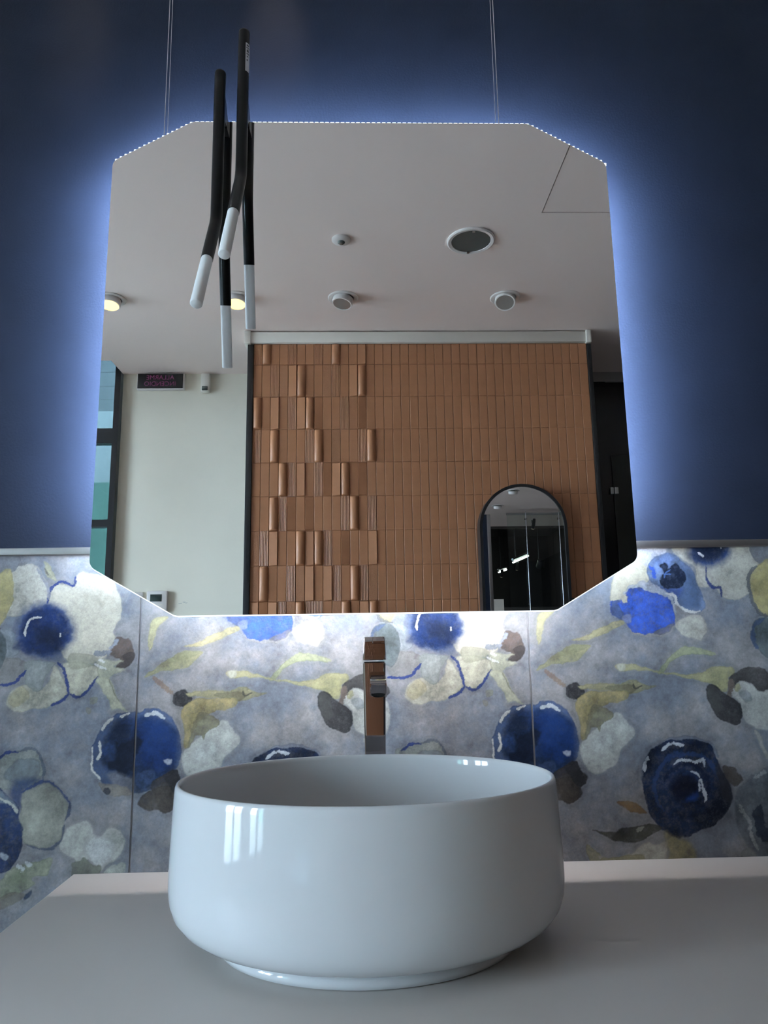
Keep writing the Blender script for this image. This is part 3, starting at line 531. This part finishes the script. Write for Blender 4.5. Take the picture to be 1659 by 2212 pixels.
# ------------------------------------------------------------ backlit mirror
MX0, MX1, MZ0, MZ1 = .0059-.4, .0059+.4, 1.1711+.4417-.39865, 1.1711+.4417+.39865; CHX, CHZ = .125, .0722
def octagon(off=0, r=.016, n=6):
    x0, x1, z0, z1 = MX0, MX1, MZ0, MZ1
    P = [Vector(q) for q in [(x0, z1-CHZ), (x0+CHX, z1), (x1-CHX, z1), (x1, z1-CHZ), (x1, z0+CHZ), (x1-CHX, z0), (x0+CHX, z0), (x0, z0+CHZ)]]
    N = len(P); lines = []
    for i in range(N):   # offset edges outwards, then meet them again
        a, b = P[i], P[(i+1) % N]; d = (b-a).normalized(); nrm = Vector((-d.y, d.x)); lines.append((a+nrm*off, d))
    Q = []
    for i in range(N):
        (a, d), (b, e) = lines[i-1], lines[i]; cr = d.x*e.y-d.y*e.x; t = ((b-a).x*e.y-(b-a).y*e.x)/cr; Q.append(a+d*t)
    out = []
    for i in range(N):
        p = Q[i]; a = (Q[i-1]-p).normalized(); b = (Q[(i+1) % N]-p).normalized(); half = math.acos(max(-1, min(1, a.dot(b))))/2
        rr = max(r+off, .003); L = rr/math.tan(half); c = p+(a+b).normalized()*(rr/math.sin(half)); s = p+a*L-c; e = p+b*L-c; ang = math.atan2(s.x*e.y-s.y*e.x, s.dot(e))
        for k in range(n+1):
            t = ang*k/n; out.append(Vector((c.x+s.x*math.cos(t)-s.y*math.sin(t), c.y+s.x*math.sin(t)+s.y*math.cos(t))))
    return out
def prism(name, poly2, y0, y1, mt, parent, mats=None):
    n = len(poly2); V = [(q.x, y0, q.y) for q in poly2]+[(q.x, y1, q.y) for q in poly2]
    Fc = [tuple(range(n)), tuple(range(n, 2*n))[::-1]]+[(i, i+n, (i+1) % n+n, (i+1) % n) for i in range(n)]
    return mk(name, V, Fc, mt, parent, mats=mats, mi=([0, 1]+[1]*n) if mats else None)
def band(name, o1, y1, o2, y2, mt, parent, low, zcut=1.365):
    a, b = octagon(o1), octagon(o2); n = len(a); zl = MZ0+CHZ+.004
    V = []; Fc = []
    for i in range(n):
        j = (i+1) % n
        if (max(a[i].y, a[j].y) < zl) != low: continue
        k = len(V); V += [(a[i].x, y1, a[i].y), (a[j].x, y1, a[j].y), (b[j].x, y2, b[j].y), (b[i].x, y2, b[i].y)]; Fc.append((k, k+1, k+2, k+3))
    if not low and zcut: V = [(x, y, max(z, zcut)) for x, y, z in V]
    if low and zcut:            # lowest stretch of the two upright sides belongs to the lower segment
        for s in (-1, 1):
            k = len(V); xo = (MX1 if s > 0 else MX0); z0 = MZ0+CHZ
            V += [(xo+s*o1, y1, z0), (xo+s*o1, y1, zcut), (xo+s*o2, y2, zcut), (xo+s*o2, y2, z0)]; Fc.append((k, k+1, k+2, k+3) if s < 0 else (k+3, k+2, k+1, k))
    return mk(name, V, Fc, mt, parent)
mir = thing('backlit_mirror', 'large backlit octagonal mirror with rounded corners hanging before the navy wall', 'mirror', (.0059, MY, MZ0))
prism('mirror_glass', octagon(0), MY, MY+.005, None, mir, mats=[m_mirror, m_medge])
def ringprism(name, oo, oi, y0, y1, mt):
    a, b = octagon(oo), octagon(oi); n = len(a)
    V = [(q.x, y, q.y) for y in (y0, y1) for q in a]+[(q.x, y, q.y) for y in (y0, y1) for q in b]
    Fc = []
    for i in range(n):
        j = (i+1) % n
        Fc += [(i, j, n+j, n+i), (2*n+j, 2*n+i, 3*n+i, 3*n+j), (j, i, 2*n+i, 2*n+j), (n+i, n+j, 3*n+j, 3*n+i)]
    return mk(name, V, Fc, mt, mir)
ringprism('glow_rim', .0016, -.0085, MY+.0052, MY+.0095, mat('plastic_rim_added_glow', (.9,.9,.9), .5, emit=(.85,.92,1.0), es=1.6))  # white plastic rim, no lamp; the LED light on it is added as glow
box('back_box', (MX0+.14, MY+.006, MZ0+.12), (MX1-.14, -.0006, MZ1-.12), m_alu, mir)
for low, ma, mb in ((False, m_led, m_led2), (True, m_led_low, m_led2_low)):
    band('led_strip', -.0003, MY+.0101, -.0083, MY+.0101, ma, mir, low)
    band('inner_led_strip', -.05, MY+.0105, -.05, MY+.0135, mb, mir, low)
oc = octagon(.0037); dl = []
per = [(oc[i], oc[(i+1) % len(oc)]) for i in range(len(oc))]; step = .0085; acc = 0
for a, b in per:
    if min(a.y, b.y) < MZ1-CHZ: continue
    L = (b-a).length; t = -acc
    while t+step < L:
        t += step; q = a+(b-a)*(t/L)
        if min(abs(q.x+.2195), abs(q.x+.183)) < .0095: continue
        dl.append(((q.x-.0028, MY+.0052, q.y-.0032), (q.x+.0028, MY+.0068, q.y+.0012)))
    acc = L-t
di = boxes('led_diodes', dl, m_diode, mir); tag(di, kind='stuff')
for x, side, dx in ((-.3195, 'left', 1), (.2365, 'right', -1)):
    zb = 1.965 if x < 0 else 1.985
    c = thing('suspension_cable', 'thin twin steel cable holding the %s side of the mirror' % side, 'cable', (x, MY+.018, zb), 'mirror suspension cables')
    for k, (o0, o1) in enumerate(((0, 0), (.0055*dx, .002*dx))): tube('wire', [(x+o0, MY+.018, zb), (x+o1, MY+.018, ZC-.012)], .0008 if k == 0 else .0006, m_steel, c, n=8)
    lathe('ceiling_anchor', [(.004, -.03), (.012, -.028), (.014, -.002), (.014, 0)], m_steel, c, (x, MY+.018, ZC), 20)
    box('hook', (x-.007, MY+.010, zb-.012), (x+.010, MY+.024, zb+.004), m_steel, c, .002)

# ------------------------------------------------------------ tube lamps on the mirror's top edge
def tube_lamp(label, x, xt, zt, zb, ztip, ytip, sticker):
    y = -.1155; r = .009; t = thing('mirror_lamp', label, 'lamp', (x, y, zb), 'bent tube lamps on the mirror top')
    d = Vector((xt-x, ytip-y, ztip-zb)); L = d.length; e = d.normalized(); p0 = Vector((x, y, zb)); za = .49*L
    pts = [(x, y, zt), (x, y, zt-.0006), (x, y, zt-.002), (x, y, zt-.005)]; rr = [r*.55, r*.8, r*.95, r]
    bend = .016
    for k in range(9):
        s = k/8; a = Vector((x, y, zb+bend)); b = p0; c_ = p0+e*bend; pts.append(a*(1-s)**2+b*2*s*(1-s)+c_*s*s); rr.append(r)
    pts.append(p0+e*za); rr.append(r)
    body = tube('tube', pts, rr, m_blackm2, t, 28)
    tube('frosted_tip', [p0+e*(za+.0002), p0+e*(za+.003), p0+e*(L-.0012), p0+e*L], [r*.93, r*.95, r*.95, r*.82], m_frost, t, 28)
    # clip that grips the mirror edge
    zc = MZ1; bm = bmesh.new()
    prof = [(y+.006, zc+.034), (y+.010, zc+.036), (MY+.006, zc+.012), (MY+.014, zc+.006), (MY+.014, zc-.012), (MY+.0115, zc-.012), (MY+.0115, zc+.0036), (MY-.002, zc+.0036), (MY-.002, zc-.010), (y+.006, zc-.010)]
    n = len(prof); V = [(x-.006, a, b) for a, b in prof]+[(x+.006, a, b) for a, b in prof]
    mk('clip', V, [tuple(range(n))[::-1], tuple(range(n, 2*n))]+[(i, (i+1) % n, (i+1) % n+n, i+n) for i in range(n)], m_blackm, t)
    if sticker:
        def patch(nm, z0, z1, a0, a1, mt, off, par):
            V = []; k = 8
            for z in (z0, z1):
                for i in range(k+1):
                    a = math.radians(a0+(a1-a0)*i/k); V.append((x+(r+off)*math.cos(a), y+(r+off)*math.sin(a), z))
            return mk(nm, V, [(i, i+1, i+k+2, i+k+1) for i in range(k)], mt, par, True)
        zt2 = zt-.028; st = patch('sticker', zt2-.052, zt2, -62, 40, m_sticker, .0002, t)
        for i, (q0, q1, a0, a1) in enumerate(((.003,.006,-52,-20), (.008,.010,-55,-10), (.012,.017,-50,-25), (.019,.021,-52,-15), (.024,.026,-48,-30), (.030,.033,-50,-36))): patch('printed_line', zt2-q1, zt2-q0, a0, a1, m_stick_ink, .0004, st)
    return t
tube_lamp('shorter black bent tube lamp with frosted tip, left of the pair on the mirror', -.2195, -.2255, 2.077, 1.815, 1.634, -.2005, False)
tube_lamp('taller black bent tube lamp with a silver sticker near its top', -.183, -.188, 2.153, 1.891, 1.706, -.2045, True)

# ------------------------------------------------------------ vanity, basin, tap
ct = box('vanity_countertop', (-.4225, -.505, CT-.03), (.79, -.0008, CT), m_counter, None, .0015); tag(ct, 'satin white countertop slab under the oval basin', 'countertop')
cb = thing('vanity_cabinet', 'white wall-hung vanity cabinet under the countertop', 'cabinet', (.18, -.25, .4))
box('body', (-.41, -.47, .36), (.78, -.0008, CT-.0305), m_cab, cb, .002)
for k in range(2):
    x0 = -.408+k*.595; d = box('drawer', (x0, -.492, .365), (x0+.59, -.471, CT-.036), m_cab, cb, .002); box('handle', (x0+.2, -.505, .78), (x0+.39, -.4925, .79), m_alu, d, .002)
BX, BY = .002, -.2606
bs = thing('washbasin', 'glossy white oval countertop basin with thin rim', 'basin', (BX, BY, CT))
A_ = [(.150,.116,.8625),(.164,.1265,.8640),(.179,.138,.8672),(.1940,.149,.8728),(.2053,.157,.8807),(.213,.162,.8905),(.2172,.1652,.903),(.2187,.1663,.918),(.2184,.166,.94),(.2170,.1645,.98),(.2155,.1625,1.012),(.2149,.1619,1.0182),(.2135,.1605,1.0213),(.2115,.1585,1.0217),(.2098,.1568,1.0206),(.2088,.1558,1.0165),(.2086,.1556,.99),(.2080,.1550,.945),(.2045,.1515,.918),(.195,.143,.9),(.175,.125,.887),(.13,.09,.8785),(.07,.052,.8745),(.024,.024,.873)]
lathe('bowl', [(a, b, z) for a, b, z in A_], m_ceramic, bs, (BX, BY, 0), 128, auto=60)
lathe('foot_ring', [(.159,.1215,.8502),(.1625,.125,.8515),(.1635,.126,.8560),(.1625,.125,.8600),(.157,.120,.8630)], m_ceramic, bs, (BX, BY, 0), 96, auto=60)
lathe('drain', [(.0235, .8735), (.0235, .8765), (.021, .878), (.004, .8785)], m_chrome, bs, (BX, BY, 0), 32)
fx = .0150; fy0, fy1 = -.088, -.046
fc = thing('basin_mixer', 'tall chrome basin mixer tap with square body behind the basin', 'faucet', (fx, -.066, CT))
def taper(name, a, za, b, zb, mt, parent, bev=.003):
    bm = bmesh.new(); q = [bm.verts.new((x, y, z)) for (x0, x1, y0, y1, z) in ((*a, za), (*b, zb)) for x, y in ((x0, y0), (x1, y0), (x1, y1), (x0, y1))]
    for f_ in ((0,1,2,3), (7,6,5,4), (0,4,5,1), (1,5,6,2), (2,6,7,3), (3,7,4,0)): bm.faces.new([q[i] for i in f_])
    bmesh.ops.bevel(bm, geom=bm.edges[:], offset=bev, segments=3, affect='EDGES', profile=.6)
    return from_bm(name, bm, mt, parent, True, 30)
taper('base_flange', (.0005, .0295, fy0-.002, fy1+.002), CT, (.0005, .0295, fy0-.002, fy1+.002), CT+.008, m_chrome, fc, .002)
taper('body', (.0025, .0270, fy0, fy1), CT+.0081, (-.0010, .0312, fy0, fy1), 1.1452, m_chrome, fc, .003)
hd = taper('handle', (-.0015, .0325, fy0-.001, fy1+.001), 1.1472, (.0008, .0305, fy0+.006, fy1-.001), 1.1805, m_chrome, fc, .0025)
taper('lever', (.0125, .0305, fy0+.002, fy1+.03), 1.1712, (.0135, .0300, fy0+.005, fy1+.055), 1.1805, m_chrome, hd, .001)
# spout: slab leaning forward and down from the body
bm = bmesh.new(); S0 = [(fy0+.004, 1.1315), (-.176, 1.1263), (-.184, 1.1240), (-.1865, 1.1195), (-.183, 1.1100), (-.178, 1.1035), (-.150, 1.1060), (fy0+.004, 1.1110)]
n = len(S0); xa = [(.0078, .0302) if y > -.1 else (.0082, .0288) for y, z in S0]
q0 = [bm.verts.new((xa[i][0], S0[i][0], S0[i][1])) for i in range(n)]; q1 = [bm.verts.new((xa[i][1], S0[i][0], S0[i][1])) for i in range(n)]
bm.faces.new(q0[::-1]); bm.faces.new(q1)
for i in range(n): bm.faces.new((q0[i], q0[(i+1) % n], q1[(i+1) % n], q1[i]))
bmesh.ops.bevel(bm, geom=bm.edges[:], offset=.0012, segments=2, affect='EDGES')
sp = from_bm('spout', bm, m_chrome, fc, True, 30)
lathe('aerator', [(.0085, .004, .0012), (.0085, .004, -.0008), (.0065, .0028, -.0010)], m_black_gloss, sp, (.0185, -.1795, 1.1063), 24, rot=Matrix.Rotation(math.radians(-62), 3, 'X'))

# ------------------------------------------------------------ ceiling fittings
def spot(label, x, y, tilt, az, lit, lens_m):
    t = thing('ceiling_spotlight', label, 'spotlight', (x, y, ZC), 'adjustable ceiling spotlights')
    lathe('mounting_ring', [(.082, 0), (.082, -.003), (.078, -.006), (.060, -.0045), (.058, 0)], m_plw2, t, (x, y, ZC-.0003), 40)
    R_ = Matrix.Rotation(az, 3, 'Z') @ Matrix.Rotation(tilt, 3, 'X'); c = (x, y, ZC-.008)
    hd_ = lathe('lamp_head', [(.050, .006), (.056, .0), (.056, -.030), (.054, -.034), (.048, -.034), (.0478, -.028), (.030, -.014)], m_plw2, t, c, 40, rot=R_)
    lathe('lamp_lens', [(.0475, -.0325), (.044, -.0318), (.025, -.030), (.008, -.0295)], lens_m, hd_, c, 32, rot=R_, auto=70)
    return t
spot('lit yellow ceiling spotlight at the left edge of the mirror', -1.344, -2.675, .18, 0.0, True, m_lampw)
spot('lit yellow ceiling spotlight seen between the two tube lamps', -.665, -2.665, .18, 0.0, True, m_lampw)
spot('unlit ceiling spotlight tilted down, straight above the tiled partition', -.091, -2.665, .24, .8, False, m_lens)
spot('unlit ceiling spotlight turned towards the viewer, right of the large downlight', .795, -2.665, .48, .35, False, m_lens)
spot('ceiling spotlight over the walkway beside the display wall', 1.89, 1.749, .3, 0, False, m_lens); spot('ceiling spotlight further back over the walkway', 1.88, 2.734, .3, 0, False, m_lens)
bd = thing('recessed_downlight', 'large round recessed downlight with dark grey glass', 'downlight', (.523, -2.1, ZC))
lathe('outer_ring', [(.112, 0), (.112, -.006), (.106, -.010), (.092, -.008), (.090, .0)], m_plw2, bd, (.523, -2.1, ZC-.0003), 56)
lathe('glass_cover', [(.0915, -.0015), (.0915, -.0045), (.05, -.004), (.01, -.004)], m_grayglass, bd, (.523, -2.1, ZC-.001), 48)
for a in (math.pi*.5, -math.pi*.5): box('glass_clip', (.523+.09*math.cos(a)-.006, -2.1+.09*math.sin(a)-.006, ZC-.013), (.523+.09*math.cos(a)+.006, -2.1+.09*math.sin(a)+.006, ZC-.008), m_alu, bd)
sd = thing('ceiling_sensor', 'small round white ceiling sensor with a grey eye', 'sensor', (-.083, -2.093, ZC))
lathe('disc', [(.044, 0), (.044, -.006), (.038, -.012), (.020, -.014)], m_plw2, sd, (-.083, -2.093, ZC-.0003), 36); lathe('eye', [(.017, 0), (.016, -.004), (.010, -.009), (.003, -.010)], m_grayglass, sd, (-.083, -2.093, ZC-.0145), 24)
# wall-washing spots close to the navy wall (warm streaks at the top of the wall)
for x, lb, pw in ((-.50, 'ceiling wall-washer above the left part of the navy wall', 26.0), (-.15, 'ceiling wall-washer above the tube lamps', 30.0)):
    t = spot(lb, x, -.36, -.5, 0, True, m_lampw)
    l = bpy.data.lights.new('wall_washer_beam', 'SPOT'); l.energy = pw; l.color = (1.0, .87, .78); l.spot_size = math.radians(11); l.spot_blend = 1.0; l.shadow_soft_size = .02
    o = bpy.data.objects.new('wall_washer_beam', l); COL.objects.link(o); o.parent = t; o.location = (0, .02, -.05)
    o.rotation_euler = Vector((0, .34, -.70)).to_track_quat('-Z', 'Y').to_euler()

# ------------------------------------------------------------ fittings on the white rear wall
RTX = (math.pi/2, 0, math.pi)
al = thing('fire_alarm_sign', 'black fire alarm sign with magenta lettering high on the white wall', 'sign', (-1.366, YB, 2.954))
box('housing', (-1.526, YB+.0005, 2.896), (-1.206, YB+.040, 3.012), m_plw2, al, .006); fa = box('display_face', (-1.519, YB+.0402, 2.902), (-1.213, YB+.046, 3.006), m_black_gloss, al, .002)
text('lettering', 'ALLARME', .045, (-1.366, YB+.0465, 2.977), m_red, fa, RTX); text('lettering', 'INCENDIO', .045, (-1.366, YB+.0465, 2.932), m_red, fa, RTX)
ms = thing('motion_sensor', 'slim white motion sensor beside the fire alarm sign', 'sensor', (-1.062, YB, 2.94))
box('housing', (-1.093, YB+.0005, 2.878), (-1.033, YB+.045, 3.010), m_plw, ms, .008); box('lens', (-1.083, YB+.040, 2.885), (-1.043, YB+.052, 2.915), m_grayglass, ms, .005)
thm = thing('thermostat', 'white wall thermostat with a dark display at the mirror bottom', 'thermostat', (-1.335, YB, 1.46))
box('housing', (-1.400, YB+.0005, 1.395), (-1.269, YB+.028, 1.527), m_plw2, thm, .004); box('display', (-1.377, YB+.0275, 1.459), (-1.303, YB+.030, 1.505), m_lcd, thm, .001); box('button_bar', (-1.325, YB+.0275, 1.435), (-1.295, YB+.0295, 1.442), m_plw, thm, .0008)
swp = thing('wall_switch', 'white wall switch partly hidden beside the thermostat', 'switch', (-1.50, YB, 1.46)); box('plate', (-1.56, YB+.0005, 1.40), (-1.428, YB+.022, 1.520), m_plw2, swp, .004); box('rocker', (-1.53, YB+.0215, 1.42), (-1.46, YB+.027, 1.50), m_grayglass, swp, .002)

# ------------------------------------------------------------ arched mirror on the tiled partition
am = thing('arched_mirror', 'tall arched mirror in a deep black frame on the terracotta tiles', 'mirror', (AXC, AY0, .45))
def arch(r, zb, n=40): return [Vector((AXC-r, zb))]+[Vector((AXC-r*math.cos(math.pi*k/n), AZ+r*math.sin(math.pi*k/n))) for k in range(n+1)]+[Vector((AXC+r, zb))]
def arch_ring(name, ro_, ri, zbo, zbi, y0, y1, mt):
    a, b = arch(ro_, zbo), arch(ri, zbi); n = len(a); V = [(q.x, y, q.y) for y in (y0, y1) for q in a]+[(q.x, y, q.y) for y in (y0, y1) for q in b]; Fc = []
    for i in range(n):
        j = (i+1) % n; Fc += [(i, j, n+j, n+i), (2*n+j, 2*n+i, 3*n+i, 3*n+j), (j, i, 2*n+i, 2*n+j), (n+i, n+j, 3*n+j, 3*n+i)]
    bm = bmesh.new(); me = bpy.data.meshes.new('t'); me.from_pydata(V, [], Fc); bm.from_mesh(me); bpy.data.meshes.remove(me); return from_bm(name, bm, mt, am)
arch_ring('frame', AR+.002, AR-.014, .45, .464, YT+.0005, AY0, m_blackm)
pa = arch(AR-.0145, .4645); prism('mirror_glass', pa, AY0-.010, AY0-.006, None, am, mats=[m_medge, m_mirror]).data.update()
o = am.children[-1]
for pl in o.data.polygons: pl.material_index = 0
for pl in o.data.polygons:
    if len(pl.vertices) > 4 and pl.center.y > -.0085: pl.material_index = 1
box('frame_bracket', (AXC+AR+.0022, AY0-.05, 1.36), (AXC+AR+.024, AY0-.01, 1.40), m_blackm, am, .003)

# ------------------------------------------------------------ things seen only inside the arched mirror
gs = thing('glass_screen', 'hanging clear glass screen with chrome rods seen in the arched mirror', 'screen', (2.7, 3.0, 0))
for a, b in ((2.05, 2.70), (2.70, 3.35)): box('glass_sheet', (a+.003, 2.996, .1), (b-.003, 3.004, 2.93), m_glass, gs)
for x in (2.32, 2.79): tube('rod', [(x, 2.97, .0), (x, 2.97, 2.985)], .008, m_steel, gs, 12); box('rod_clamp', (x-.014, 2.965, 2.86), (x+.014, 3.0035, 2.885), m_chrome, gs, .002)
box('top_rail', (2.05, 2.98, 2.931), (3.35, 3.02, 2.96), m_alu, gs)
dp = box('display_plinth', (1.55, 2.2, 0), (1.80, 2.5, 1.70), m_plw); tag(dp, 'tall white display plinth at the foot of the arched mirror reflection', 'plinth')
lw = box('low_wall', (2.0, 5.6, 0), (XR, 5.7, 1.75), m_dark2); tag(lw, 'low brown wall in the dark hall', 'wall', kind='structure')
def fluo(label, a, b):
    a, b = Vector(a), Vector(b); t = thing('fluorescent_light', label, 'ceiling light', tuple((a+b)/2), 'fluorescent lights in the dark hall'); d = (b-a).normalized()
    tube('tube', [a, b], .018, m_fluo, t, 12); u = Vector((0, 0, .055)); tube('batten', [a-d*.03+u, b+d*.03+u], .022, m_alu, t, 8)
    for q in (a, b): tube('lamp_holder', [q, q+u], .014, m_plw, t, 8)
    for q in (a+d*.1, b-d*.1): tube('hanger', [q+u, Vector((q.x, q.y, 3.5))], .004, m_blackm, t, 6)
fluo('bright fluorescent light reflected in the middle of the arched mirror', (2.75, 6.0, 2.585), (3.17, 6.6, 2.77))
fluo('dim distant fluorescent light at the left of the arched mirror', (2.86, 8.0, 2.60), (3.10, 8.4, 2.69))
def track(label, x, y, z, r):
    t = thing('track_spotlight', label, 'spotlight', (x, y, z), 'hall spotlights'); R_ = Matrix.Rotation(.75, 3, 'X')
    hd_ = lathe('lamp_head', [(.02, .16), (r*.8, .14), (r, 0), (r*.92, -.01)], m_blackm, t, (x, y, z), 24, rot=R_); lathe('lamp_lens', [(r*.9, -.011), (r*.6, -.014), (.01, -.015)], m_hall_lamp, hd_, (x, y, z), 20, rot=R_)
    tube('stem', [(x, y+.05, z+.08), (x, y+.05, 3.5 if y > 4.6 else ZC)], .008, m_blackm, t, 8)
track('round lit spotlight with a black head beside the fluorescent light', 3.24, 6.0, 2.50, .075)
track('small lit spotlight at the top of the glass screen', 2.64, 3.9, 2.885, .03)
track('tiny spotlight below the bright fluorescent light', 2.9, 6.4, 2.50, .03); track('tiny spotlight below the dim fluorescent light', 2.80, 7.4, 2.46, .035)
